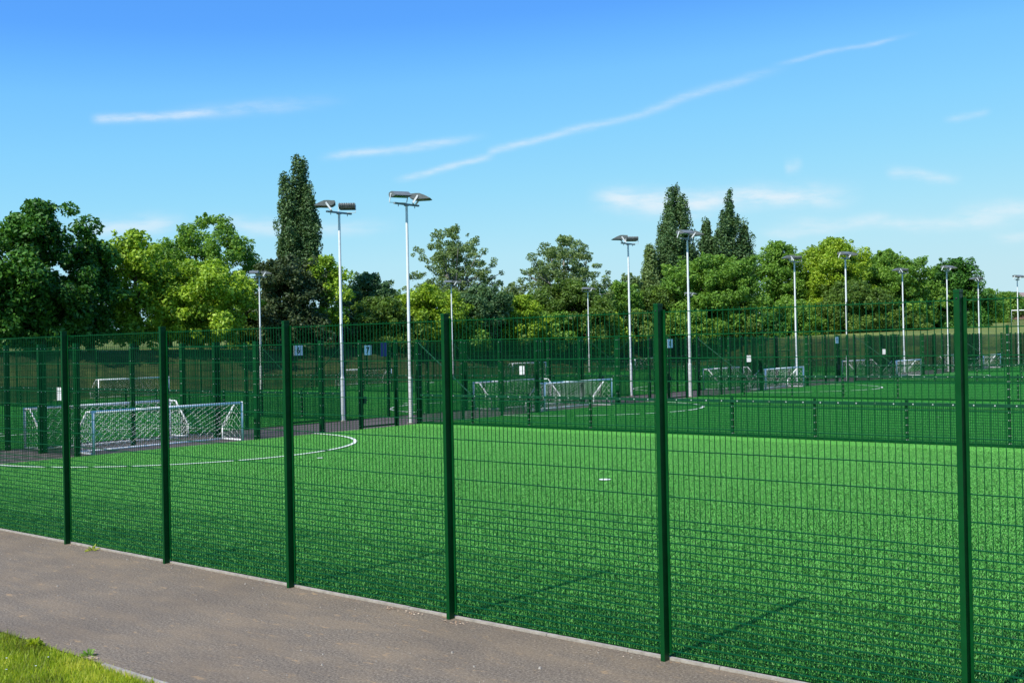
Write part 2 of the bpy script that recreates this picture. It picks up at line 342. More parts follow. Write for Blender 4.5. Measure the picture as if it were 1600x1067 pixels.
def patch_mesh(seed, mat=None, n=3600, h0=.0185, size=1.0):
    rng = np.random.default_rng(seed)
    x = rng.uniform(0, size, n); y = rng.uniform(0, size, n); nt_ = 1500
    tx = rng.uniform(0, size, nt_); ty = rng.uniform(0, size, nt_); tl = rng.uniform(0, 2*np.pi, nt_); tt = rng.normal(0, .07, nt_)
    idx = np.array([np.argmin((tx-a)**2+(ty-b)**2) for a, b in zip(x, y)])
    la = tl[idx]+rng.normal(0, .7, n); h = h0*(.55+.7*rng.random(n)); le = h*rng.uniform(.3, 1.3, n); a = rng.uniform(0, 2*np.pi, n); w = .00145*(.7+.6*rng.random(n))
    ca, sa = np.cos(a)*w, np.sin(a)*w; mx_, my_ = x+np.cos(la)*le*.35, y+np.sin(la)*le*.35; ex, ey = x+np.cos(la)*le, y+np.sin(la)*le; z0 = np.zeros(n)
    q1 = np.stack([np.stack([x-ca, y-sa, z0], -1), np.stack([x+ca, y+sa, z0], -1), np.stack([mx_+ca, my_+sa, h*.65], -1), np.stack([mx_-ca, my_-sa, h*.65], -1)], 1)
    q2 = np.stack([np.stack([mx_-ca, my_-sa, h*.65], -1), np.stack([mx_+ca, my_+sa, h*.65], -1), np.stack([ex+ca*.3, ey+sa*.3, h], -1), np.stack([ex-ca*.3, ey-sa*.3, h], -1)], 1)
    v = np.concatenate([q1, q2], 0).reshape(-1, 3); tone = np.clip(.52+tt[idx]+rng.normal(0, .15, n), 0, 1); tone[rng.random(n) < .006] = 1
    v[:, 0] -= size/2; v[:, 1] -= size/2
    return quads_mesh('turf_tuft', v, np.concatenate([np.repeat(tone, 4), np.repeat(tone, 4)]), mat or MBLADE)
def scatter(name, patches, pts, seed):
    me = bpy.data.meshes.new(name); me.vertices.add(len(pts)); me.vertices.foreach_set('co', np.asarray(pts, np.float32).ravel()); me.update()
    o = structure(put(name, me), 'stuff')
    pc = bpy.data.collections.new(name+'_source')
    for p_ in patches: pc.objects.link(p_)
    g = bpy.data.node_groups.new(name+'_scatter', 'GeometryNodeTree')
    g.interface.new_socket('Geometry', in_out='INPUT', socket_type='NodeSocketGeometry'); g.interface.new_socket('Geometry', in_out='OUTPUT', socket_type='NodeSocketGeometry')
    gi = g.nodes.new('NodeGroupInput'); go = g.nodes.new('NodeGroupOutput'); ip = g.nodes.new('GeometryNodeInstanceOnPoints')
    ci = g.nodes.new('GeometryNodeCollectionInfo'); ci.inputs[0].default_value = pc; ci.inputs['Separate Children'].default_value = True; ci.inputs['Reset Children'].default_value = True
    ri = g.nodes.new('FunctionNodeRandomValue'); ri.data_type = 'INT'; ri.inputs[4].default_value = 0; ri.inputs[5].default_value = 3; ri.inputs['Seed'].default_value = seed
    mu = g.nodes.new('ShaderNodeMath'); mu.operation = 'MULTIPLY'; mu.inputs[1].default_value = math.pi/2; g.links.new(ri.outputs[2], mu.inputs[0])
    cx = g.nodes.new('ShaderNodeCombineXYZ'); g.links.new(mu.outputs[0], cx.inputs[2])
    ip.inputs['Pick Instance'].default_value = True
    g.links.new(gi.outputs[0], ip.inputs['Points']); g.links.new(ci.outputs[0], ip.inputs['Instance']); g.links.new(cx.outputs[0], ip.inputs['Rotation']); g.links.new(ip.outputs[0], go.inputs[0])
    md = o.modifiers.new('scatter', 'NODES'); md.node_group = g
    return o

# ------------------------------------------------------------------ fences
_pc = {}
def mesh_panel(L, H, kind):
    """welded mesh panel along +X from 0 to L. 'sport': 200 mm bays above, 66 mm below 1.2 m; 'low': all 66 mm; 'open': 200 mm only"""
    key = (round(L, 3), round(H, 2), kind)
    if key in _pc: return _pc[key]
    m = MB(); n = max(2, int(round(L/.05))); vw = .0048 if kind == 'low' else .0025
    for i in range(n):
        x = .012+i*(L-.024)/(n-1)
        m.box(x-vw, -vw, .045, x+vw, vw, H+.022)
        del m.f[-6:-4]; del m.m[-6:-4]
    zs = []
    z = H
    if kind == 'low':
        while z > .05: zs.append(z); z -= .0667
    elif kind == 'gate':
        while z > .05: zs.append(z); z -= .2
    else:
        while z > 1.25: zs.append(z); z -= .2
        while z > .05: zs.append(z); z -= .0667
    hw = .0055 if kind == 'low' else .0038
    for z in zs:
        for y in (-vw-hw*2, vw):
            m.box(0, y, z-hw, L, y+hw*2, z+hw)
    me = m.mesh('mesh_panel', MW_); _pc[key] = me; return me
_post = {}
def post_mesh(w, d, H, bolts=0.0):
    key = (w, d, H, bolts)
    if key in _post: return _post[key]
    m = MB(); m.box(-w/2, -d/2, -.02, w/2, d/2, H)
    m.box(-w/2-.0015, -d/2-.0015, H-.0, w/2+.0015, d/2+.0015, H+.018)      # end cap
    if bolts:
        z = .12
        while z < H-.03:
            m.tube((0, -d/2, z), (0, -d/2-.008, z), .009, n=6, mi=1)
            m.tube((w/2, 0, z), (w/2+.008, 0, z), .008, n=6, mi=1); z += bolts
    me = m.mesh('post', [MG, MBOLT]); _post[key] = me; return me

# the nearest fence, along the tarmac path
ft = thing('boundary_fence', 'tall dark green welded mesh fence along the tarmac path, nearest fence of all', 'fence', (-2.49, Y0, 0))
m = MB(); PW, PD = .042, .080
m.box(-PW, 0, -.02, 0, PD, 3.06); m.box(-PW-.002, -.002, 3.06, .002, PD+.002, 3.085)
for z in (3.02,): m.tube((-PW/2, 0, z), (-PW/2, -.004, z), .007, n=8, mi=1)
near_post = m.mesh('post', [MG, MBLACK])
clamp = MB(); clamp.box(-PW/2-.028, PD, .06, -PW/2+.045, PD+.005, 3.03)
clampme = clamp.mesh('clamp_bar', MG)
pan = mesh_panel(2.47, 3.01, 'sport')
for k in range(-2, 11):
    x = -2.52*k
    p = put('post', near_post, ft, (x, 0, 0)); bevel(p, .004, 2)
    put('clamp_bar', clampme, p)
    if k > -2: put('mesh_panel', pan, ft, (x+.003, PD+.016, 0))

def run(root, pts, H, kind, pw=.08, pd=.08, gate=None, low=False, tallpost=()):
    """posts and panels of one fence: pts are local (x, y); gate = index of a bay with a gate"""
    for i, (x, y) in enumerate(pts):
        h = H+.05
        if i in tallpost: h = 3.0
        put('post', post_mesh(pw, pd, h, .19 if low else .4), root, (x, y, 0))
        if i == len(pts)-1: break
        x1, y1 = pts[i+1]; a = math.atan2(y1-y, x1-x); L = math.hypot(x1-x, y1-y)
        if gate is not None and i == gate:
            g = put('gate', gate_mesh(L-.10), root, (x+.05*math.cos(a), y+.05*math.sin(a), 0), a)
            put('mesh_panel', mesh_panel(L-.16, 1.95, 'gate'), g, (.03, 0, .10))
            put('handle', handle_mesh(), g, (.12, 0, 1.0))
            put('mesh_panel', mesh_panel(L-.02, .82, 'gate'), root, (x+.01*math.cos(a), y+.01*math.sin(a), 2.13), a)
            continue
        if low:
            put('mesh_panel', mesh_panel(L-.02, .96, 'low'), root, (x+.01*math.cos(a)+.045*math.sin(a), y+.01*math.sin(a)+.045*math.cos(a), .04), a)
        else:
            put('mesh_panel', mesh_panel(L-.02, H-.04, kind), root, (x+.01*math.cos(a)+.045*math.sin(a), y+.01*math.sin(a)+.045*math.cos(a), 0), a)
_gm = {}
def gate_mesh(L):
    k = round(L, 2)
    if k not in _gm:
        m = MB()
        m.box(0, -.025, .06, .05, .025, 2.08); m.box(L-.05, -.025, .06, L, .025, 2.08)
        m.box(.05, -.024, .06, L-.05, .024, .12); m.box(.05, -.024, 2.03, L-.05, .024, 2.08)
        _gm[k] = m.mesh('gate', MG)
    return _gm[k]
_hm = []
def handle_mesh():
    if not _hm:
        m = MB(); m.box(-.06, -.05, -.12, .05, .05, .12); m.box(-.05, -.09, -.02, .10, -.06, .01); _hm.append(m.mesh('handle', MBLACK))
    return _hm[0]
def rail_mesh(L):
    m = MB(); m.box(0, -.02, 1.0, L, .02, 1.085)
    x = .2
    while x < L: m.tube((x, -.02, 1.045), (x, -.032, 1.045), .016, n=6, mi=1); x += .5
    return m.mesh('top_rail', [MK, MBOLT])
def kick_mesh(L):
    m = MB(); m.box(0, -.018, 0, L, .018, .10); return m.mesh('kickboard', MG)
def brace_mesh(dx):
    m = MB(); m.tube((0, 0, 2.93), (dx, 0, 1.10), .022, n=8); return m.mesh('brace', MK)
ordn = ['nearest', 'second', 'third', 'fourth', 'fifth', 'sixth']
tint_rail = {}
for k in range(4):
    n = 12; ys_ = DIV[k]
    r = thing('divider_fence', 'low green mesh divider with bolted rail between right-hand pitches, '+ordn[k]+' from the camera', 'fence', (XL, ys_, 0), 0, 'low dividers between right-hand pitches')
    run(r, [(2.5*i, 0) for i in range(n+1)], 1.08, 'low', .06, .06, low=True, tallpost=(0, 8))
    put('top_rail', rail_mesh(2.5*n), r, (0, -.052, 0)); put('kickboard', kick_mesh(2.5*n), r, (0, -.052, 0))
    put('brace', brace_mesh(2.5), r, (0, -.05, 0))
    r = thing('divider_fence', 'low green mesh divider across the left-hand pitches, '+ordn[k]+' from the camera', 'fence', (XF, ys_, 0), 0, 'low dividers between left-hand pitches')
    n = 12; w = (XR-XF)/n
    run(r, [(w*i, 0) for i in range(n+1)], 1.08, 'low', .06, .06, low=True, tallpost=(0, n))
    put('top_rail', rail_mesh(w*n), r, (0, -.052, 0)); put('kickboard', kick_mesh(w*n), r, (0, -.052, 0))
    b_ = put('brace', brace_mesh(-w), r, (w*n, -.05, 0))
    b_ = put('brace', brace_mesh(w), r, (0, -.05, 0))
# side fences along the inner path, one per pitch, with the goal bay left open and a gate
for k in range(5):
    yb = Y0+.12 if k == 0 else DIV[k-1]
    ye = DIV[k]; gy0, gy1 = PC[k]-2.85, PC[k]+3.05
    which = ordn[k]
    for side, X in (('right-hand', XL), ('left-hand', XR)):
        pts = [(0, yb+(gy0-yb)*i/3) for i in range(4)]
        r = thing('side_fence', 'tall green mesh fence left of the goal of the '+which+' '+side+' pitch', 'fence', (X, 0, 0), 0, 'end fences along the inner path')
        run(r, pts, 2.98, 'sport', .09, .09)
        rest = ye-gy1
        ya, yc = gy1+rest*.36, ye-rest*.165
        pts = [(0, gy1), (0, gy1+rest*.36), (0, gy1+rest*.60), (0, yc), (0, ye-.08)]
        r = thing('side_fence', 'tall green mesh fence with gate right of the goal of the '+which+' '+side+' pitch', 'fence', (X, 0, 0), 0, 'gated end fences along the inner path')
        run(r, pts, 2.98, 'sport', .11, .11, gate=2)
    r = thing('recess_fence', 'green mesh fence around the backs of the '+which+' pair of goals', 'fence', (0, 0, 0), 0, 'goal recess fences')
    xm = (XL+XR)/2
    run(r, [(XR+.06, gy0), (xm, gy0), (XL-.06, gy0)], 2.98, 'sport', .12, .12)
    run(r, [(xm, gy0+.12), (xm, PC[k]), (xm, gy1-.12)], 2.98, 'sport', .10, .10)
    run(r, [(XR+.06, gy1), (xm, gy1), (XL-.06, gy1)], 2.98, 'sport', .12, .12)
# far end fence of the left-hand pitches and the tall fence across the far ends
r = thing('perimeter_fence', 'tall green mesh fence below the grass bank along the far left edge of the pitches', 'fence', (XF-.15, 0, 0))
run(r, [(0, Y0+.12+2.5*i) for i in range(41)], 2.98, 'sport', .08, .08)
r = thing('perimeter_fence', 'tall green mesh fence closing the far right end of the pitches', 'fence', (0, DIV[4]+.2, 0))
run(r, [(XF+2.52*i, 0) for i in range(27)], 2.98, 'sport', .08, .08)

# ------------------------------------------------------------------ goals
def goal_parts(nr=.0034):
    W = 4.88/2; r = .042; P = {}
    prof = [(0, 1.20-r), (.33, 1.16), (1.0, .42), (1.0, r)]
    m = MB(); m.tube((0, 0, 0), (0, 0, 1.20), r, n=12); P['goalpost'] = m.mesh('goalpost', MWH, True)
    m = MB(); m.tube((0, -W, 1.20-r), (0, W, 1.20-r), r*1.02, n=12); P['crossbar'] = m.mesh('crossbar', MWH, True)
    m = MB()
    m.path([(x, 0, z) for x, z in prof], .026, 8); m.tube((0, 0, .03), (1.0, 0, .03), .028, n=8); P['side_frame'] = m.mesh('side_frame', MWH, True)
    m = MB(); m.tube((1.0, -W, .03), (1.0, W, .03), .028, n=8); P['back_bar'] = m.mesh('back_bar', MWH, True)
    # net: diamond mesh hung over back and sides, sagging a little
    rnd = random.Random(3); m = MB()
    seg = [0]; pl = [(.03, 1.15), (.33, 1.12), (.55, .80), (.80, .52), (.97, .36), (.98, .05)]
    for a, b_ in zip(pl[:-1], pl[1:]): seg.append(seg[-1]+math.hypot(b_[0]-a[0], b_[1]-a[1]))
    def at(s):
        for i in range(len(pl)-1):
            if s <= seg[i+1]+1e-9:
                u = (s-seg[i])/(seg[i+1]-seg[i]); return (pl[i][0]+(pl[i+1][0]-pl[i][0])*u, pl[i][1]+(pl[i+1][1]-pl[i][1])*u)
        return pl[-1]
    c = .125; nu = int(2*W/c); nv = int(seg[-1]/c)
    pt = {}
    for i in range(nu+1):
        for j in range(nv+1):
            x, z = at(seg[-1]*j/nv); sag = .035*math.sin(i*.55)*math.sin(math.pi*j/nv)
            e = 0 if i in (0, nu) or j in (0, nv) else 1
            pt[i, j] = (x-.05*e*math.sin(math.pi*j/nv)+e*rnd.uniform(-.01, .01), -W+2*W*i/nu+e*rnd.uniform(-.012, .012), z-sag*e+e*rnd.uniform(-.01, .01))
    
    for i in range(nu):
        for j in range(nv):
            if (i+j) % 2 == 0: m.tube(pt[i, j], pt[i+1, j+1], nr, n=3, cap=False)
            else: m.tube(pt[i+1, j], pt[i, j+1], nr, n=3, cap=False)
            if j == 0 or (i+j) % 3 == 0: m.tube(pt[i, j], pt[i+1, j], nr, n=3, cap=False)
    for sy in (-W, W):
        q = {}
        for i in range(9):
            x = i*.125
            zt = 1.15 if x < .33 else (1.15-(x-.33)*1.10 if x < .97 else .42)
            for j in range(10): q[i, j] = (x+rnd.uniform(-.012, .012), sy+rnd.uniform(-.012, .012)-math.copysign(.04, sy)*math.sin(j/9*math.pi), .05+(zt-.05)*j/9)
        for i in range(8):
            for j in range(9):
                m.tube(q[i, j], q[i+1, j+1], nr, n=3, cap=False) if (i+j) % 2 == 0 else m.tube(q[i+1, j], q[i, j+1], nr, n=3, cap=False)
    P['net'] = m.mesh('net', MNET)
    return P, W
GP, GW = goal_parts()
FARNET = goal_parts(.0026)[0]['net']
def goal(x, y, rz, label, group):
    r = thing('football_goal', label, 'goal', (x, y, .012), rz, group)
    for s in (-1, 1):
        put('goalpost', GP['goalpost'], r, (0, s*GW, 0)); put('side_frame', GP['side_frame'], r, (0, s*GW, 0))
    for n_ in ('crossbar', 'back_bar'): put(n_, GP[n_], r)
    put('net', GP['net'] if y < 30 and x > -40 else FARNET, r)
    return r
for k in range(5):
    goal(XL, PC[k]+.03, math.pi, 'low white five-a-side goal with net facing the '+ordn[k]+' right-hand pitch', 'small goals on the right-hand side of the inner path')
    goal(XR+.05, PC[k]+.1, 0, 'low white five-a-side goal seen from behind, opening onto the '+ordn[k]+' left-hand pitch', 'small goals on the left-hand side of the inner path')
    if k: goal(XF+.3, PC[k], math.pi, 'small distant white goal under the bank, '+ordn[k-1]+' of these from the left', 'small goals at the far end of the left-hand pitches')

# ------------------------------------------------------------------ floodlights
def lamp_meshes():
    P = {}
    m = MB()                                                   # mast, origin at base
    m.tube((0, 0, 0), (0, 0, 1.62), .082, .082, 14); m.tube((0, 0, 1.62), (0, 0, 1.72), .086, .060, 14)
    m.tube((0, 0, 1.72), (0, 0, 7.45), .058, .048, 14); m.tube((0, 0, 7.40), (0, 0, 7.95), .046, .046, 12)
    m.box(-.075, -.005, .35, .0, .005, .36)
    P['mast'] = m.mesh('mast', MGAL)
    m = MB(); m.tube((0, 0, 0), (0, 0, .04), .13, n=14); P['base_plate'] = m.mesh('base_plate', MCON)
    m = MB()                                                   # cross-arm along Y
    m.box(-.045, -.62, 7.93, .045, .62, 7.99); m.box(-.07, -.07, 7.90, .07, .07, 7.93)
    for s in (-.42, .42): m.tube((0, s, 7.85), (0, s, 7.93), .014, n=6)
    P['cross_arm'] = m.mesh('cross_arm', MGAL2)
    # floodlight head: points along +X, origin at its pivot
    m = MB(); w = .31
    side = [(-.27, .0), (-.30, .07), (-.26, .135), (-.06, .155), (.08, .150), (.27, .075), (.47, -.035), (.42, -.048), (.0, -.06), (-.20, -.045)]
    m.prism([(x, -w, z) for x, z in side], (0, 2*w, 0))
    bm = m.mesh('head', [MLAMP])
    P['lamp_head'] = bm
    m = MB()
    for i in range(7):
        y = -w+.05+i*(2*w-.1)/6
        m.box(-.308, y-.004, .01, -.14, y+.004, .148)
    P['cooling_fins'] = m.mesh('cooling_fins', MLAMP)
    m = MB(); m.prism([(-.02, -w+.03, -.072), (.39, -w+.03, -.060), (.39, w-.03, -.060), (-.02, w-.03, -.072)], (0, 0, .012)); P['lamp_glass'] = m.mesh('lamp_glass', MGLASS)
    m = MB()
    for s in (-1, 1):
        m.prism([(-.025, s*(w+.012), .06), (.035, s*(w+.012), .03), (-.14, s*(w+.012), -.22), (-.20, s*(w+.012), -.19)], (0, s*.012, 0))
        m.tube((.0, s*w, .05), (.0, s*(w+.03), .05), .03, n=8)
    m.box(-.20, -w-.024, -.23, -.14, w+.024, -.22)
    P['bracket'] = m.mesh('bracket', MGAL)
    return P
LP_ = lamp_meshes()
def floodlight(x, y, z, faces, label, group):
    r = thing('floodlight_mast', label, 'floodlight', (x, y, z), 0, group)
    put('mast', LP_['mast'], r); put('base_plate', LP_['base_plate'], r); put('cross_arm', LP_['cross_arm'], r)
    for (oy, ang) in faces:
        h = put('lamp_head', LP_['lamp_head'], r, (math.cos(ang)*.15, oy+math.sin(ang)*.15, 8.215), ang)
        for q in ('cooling_fins', 'lamp_glass', 'bracket'): put(q, LP_[q], h)
    return r
for k in range(5):
    floodlight(-28.12, 28.28+S*k, 0, [(-.42, rad(-26)), (.42, rad(36))], 'white floodlight mast with two grey heads by the '+ordn[k]+' right-hand divider', 'floodlights on the right-hand side of the inner path')
    floodlight(-31.54, 28.07+S*k, 0, [(-.40, rad(180+45)), (.40, rad(180-47))], 'white floodlight mast with two grey heads by the '+ordn[k]+' left-hand divider', 'floodlights on the left-hand side of the inner path')
for j, (x, y) in enumerate([(-62.6, 48.15), (-62.6, 68.1), (-62.7, 88.1), (-62.6, 107.6)]):
    floodlight(x, y, 0, [(-.40, rad(-45)), (.40, rad(45))], 'slim white floodlight mast at the far left edge below the trees, '+ordn[j]+' from the left', 'floodlights along the far left edge')

# ------------------------------------------------------------------ signs
def text_mesh(s, size):
    cu = bpy.data.curves.new('digit', 'FONT'); cu.body = s; cu.size = size; cu.align_x = 'CENTER'; cu.align_y = 'CENTER'; cu.extrude = .002; cu.offset = size*.03
    o = bpy.data.objects.new('tmp', cu); col.objects.link(o)
    dg = bpy.context.evaluated_depsgraph_get(); me = bpy.data.meshes.new_from_object(o.evaluated_get(dg)); me.materials.clear(); me.materials.append(MBLACK)
    bpy.data.objects.remove(o); return me
def plate(w, h, mat, frame=None):
    m = MB(); m.box(0, -w/2, 0, .006, w/2, h)
    return m.mesh('plate', mat)
def number_sign(dg, x, y, z, w, h, label, scale=.30):
    r = thing('number_sign', label, 'sign', (x, y, z), 0, None)
    put('plate', plate(w, h, MSIGN), r)
    o = put('digit', text_mesh(dg, scale), r, (.009, 0, h*.47)); o.rotation_euler = (rad(90), 0, rad(90))
number_sign('6', XR+.07, 25.95, 2.55, .40, .37, 'white sign with number 6 above a gate in the left-hand mesh fence')
number_sign('7', XL+.07, 25.67, 2.53, .34, .33, 'white sign with number 7 above the gate in the right-hand mesh fence')
number_sign('8', XL+.07, 45.4, 2.50, .48, .42, 'white sign with number 8 on the fence beside the second mast pair')
number_sign('9', XL+.07, 65.2, 2.50, .45, .40, 'small pale number sign on the fence just right of the third white mast')
def blue_sign(x, y, z, w, h, label):
    m = MB(); m.box(0, -w/2, 0, .006, w/2, h); thing('notice_board', label, 'sign', (x, y, z), 0, None, m.mesh('notice_board', MBLUE))
blue_sign(XL+.07, 26.42, 2.47, .30, .50, 'dark blue notice board just right of the number 7 sign')
for k in range(4):
    m = MB(); m.box(-.13, -.006, 0, .13, 0, .36); 
    thing('notice', 'small white notice on the mesh of the '+ordn[k]+' goal recess', 'notice', (-28.38+.03*k, PC[k]-2.85-.08, 1.50+.05*k), 0, 'white notices on the goal recess fences', m.mesh('notice', MSIGNW))

# ------------------------------------------------------------------ trees
PROF = {
 'spire': lambda h: max(.06, min(1, (1-h)*1.9))**.58*(.76+.24*(1-h)),
 'column': lambda h: min(1, (1-h)*3.2)**.7*(.62+.38*min(1, h*2.2)),
 'round': lambda h: math.sqrt(max(0, 1-(2*(h-.46)/1.12)**2))*(1 if h > .0 else 0),
 'broad': lambda h: max(0, 1-abs(2*h-.85)**2.6/1.35)**.5 if abs(2*h-.85) < 1.12 else 0.25,
 'poplar': lambda h: max(.10, min(1, (1-h)*1.18))**.85 if h > .1 else .85+h*1.5,
 'cone': lambda h: max(.06, (1-h))**.8,
 'airy': lambda h: math.sqrt(max(0, 1-(2*(h-.42)/1.16)**2)),
 'hedge': lambda h: (1-h**3)**.5 if h < 1 else 0,
}
def leaves(rng, centres, radii, per, size, zs=.8, tonevar=.35):
    """diamond leaf cards round each clump centre"""
    V = []; T = []
    n = len(centres)
    cnt = np.maximum(6, (per*(radii/radii.mean())**2).astype(int))
    idx = np.repeat(np.arange(n), cnt); tot = len(idx)
    u = rng.normal(size=(tot, 3)); u /= np.linalg.norm(u, axis=1)[:, None]
    rr = radii[idx]*(rng.random(tot)**.33)*1.05
    p = centres[idx]+u*rr[:, None]*np.array([1, 1, zs])
    nrm = u*.55+rng.normal(size=(tot, 3))*.55+np.array([0, 0, .35]); nrm /= np.linalg.norm(nrm, axis=1)[:, None]
    a = np.cross(nrm, rng.normal(size=(tot, 3))); a /= np.linalg.norm(a, axis=1)[:, None]; b = np.cross(nrm, a)
    s = (size*(.6+.8*rng.random(tot)))[:, None]
    s = s*.74
    quad = np.stack([p-a*s, p-b*s*.55+nrm*s*.12, p+a*s, p+b*s*.55+nrm*s*.12], 1)
    ct = rng.random(n); tone = np.clip(.5+(ct[idx]-.5)*tonevar*1.6+rng.normal(size=tot)*.20, 0, 1)
    return quad.reshape(-1, 3), np.repeat(tone, 4)
def quads_mesh(name, v, tone, mat):
    n = len(v)//4; me = bpy.data.meshes.new(name)
    me.vertices.add(len(v)); me.vertices.foreach_set('co', v.astype(np.float32).ravel())
    me.loops.add(n*4); me.loops.foreach_set('vertex_index', np.arange(n*4, dtype=np.int32))
    me.polygons.add(n); me.polygons.foreach_set('loop_start', np.arange(0, n*4, 4, dtype=np.int32)); me.polygons.foreach_set('loop_total', np.full(n, 4, dtype=np.int32))
    at = me.attributes.new('tone', 'FLOAT', 'POINT'); at.data.foreach_set('value', tone.astype(np.float32))
    me.materials.append(mat); me.update(calc_edges=True); me.validate(); return me
def tree(seed, px, ytop, hw, ybot, dist, prof, leaf, label, density=1.0, size=.22, clump=None, cat='tree', name=None, group=None, lean=0, bark=None, spread=.5, trunk=True, limbs=7):
    rng = np.random.default_rng(seed); rnd = random.Random(seed)
    top = place(px, ytop, dist); bot = place(px, ybot, dist)
    R = hw/FPX*dist; H = top.z-bot.z; gz = float(gh(top.x, top.y))
    zb = bot.z
    n = int(max(20, 3.4*(R*H*2)**.80*density*(1.3 if clump is None else 1.3*(1.1/clump))))
    cr = clump or .34*R**.55*1.25
    C = []; RAD = []
    tries = 0
    while len(C) < n and tries < n*30:
        tries += 1
        h = rng.random(); pr_ = PROF[prof](h)
        if rng.random() > (.25+.75*pr_): continue
        th = rng.random()*2*math.pi; r = R*pr_*(rng.random()**spread)
        lump = 1+.16*math.sin(3*th+seed)+(.20 if prof in ('spire', 'column') else .10)*math.sin(11*h+2*th+seed*2)
        rc = cr*(.55+.75*rng.random()**1.3)
        rr = max(0, r*lump-rc*.45)
        z = zb+h*H*(1+.03*math.sin(4*th+seed))
        if h > .85: rc *= .8
        if prof in ('spire', 'column'):
            k_ = rng.integers(0, 5); an = seed+k_*2.51; hk = (1.0, .93, .84, .74, .62)[k_]; ro = (0, .34, .42, .50, .58)[k_]*R
            z = zb+h*H*hk; rr *= (.62, .50, .48, .44, .42)[k_]; fl = .55+.45*min(1, h*2)
            C.append((rr*math.cos(th)+ro*math.cos(an)*fl+lean*h*h, rr*math.sin(th)+ro*math.sin(an)*fl, min(z, top.z-rc*.55))); RAD.append(rc*.85); continue
        C.append((rr*math.cos(th)+lean*h*h, rr*math.sin(th), min(z, top.z-rc*.55))); RAD.append(rc)
    C = np.array(C); RAD = np.array(RAD)
    # sprays that break the outline
    ns = int(n*.75); ids = rng.integers(0, len(C), ns)
    axis = np.array([0, 0, zb+H*.45]); dv = C[ids]-axis; dv /= np.linalg.norm(dv, axis=1)[:, None]+1e-6
    if prof in ('spire', 'column'): dv = dv*np.array([.9, .9, .25])+np.array([0, 0, .8])
    SC = C[ids]+dv*(RAD[ids]*rng.uniform(.55, 1.25, ns))[:, None]; SC[:, 2] = np.minimum(SC[:, 2], top.z+.1)
    C = np.vstack([C, SC]); RAD = np.concatenate([RAD, RAD[ids]*rng.uniform(.22, .45, ns)])
    per = 190*(RAD.mean()/.9)**2*(.22/size)**2*density**.5
    v, tone = leaves(rng, C, RAD, max(12, per), size, 1.9 if prof in ('spire', 'poplar', 'column') else .8)
    if TREE_LOG: print('TREE', px, round(top.x, 1), round(top.y, 1), round(gz, 1), len(v)//4)
    r = thing(name or 'tree', label, cat, (top.x, top.y, gz), 0, group)
    v[:, 2] -= gz
    put('crown', quads_mesh('crown', v, tone, LEAF[leaf]), r)
    if trunk:
        m = MB(); hb = zb-gz+H*.5; tr = max(.10, .030*H)
        pts = [(0, 0, -.3), (rnd.uniform(-.1, .1), rnd.uniform(-.1, .1), hb*.4), (rnd.uniform(-.2, .2), rnd.uniform(-.2, .2), hb*.75), (lean*.3, 0, hb+H*.25)]
        rs = [tr*1.25, tr, tr*.75, tr*.25]
        for i in range(3): m.tube(pts[i], pts[i+1], rs[i], rs[i+1], 9)
        for i in range(limbs):
            j = rnd.randrange(len(C)//2); c = Vector(C[j]); c.z -= gz; h0 = rnd.uniform(.45, .85)
            p0 = Vector(pts[1]).lerp(Vector(pts[2]), h0) if c.z > pts[1][2] else Vector(pts[1])
            mid = p0.lerp(c, .5)+Vector((0, 0, rnd.uniform(0, .5)))
            m.tube(p0, mid, tr*.42, tr*.26, 6); m.tube(mid, c, tr*.26, tr*.07, 6)
        put('trunk', m.mesh('trunk', bark or MBARK, True), r)
    return r
TREE_LOG = False
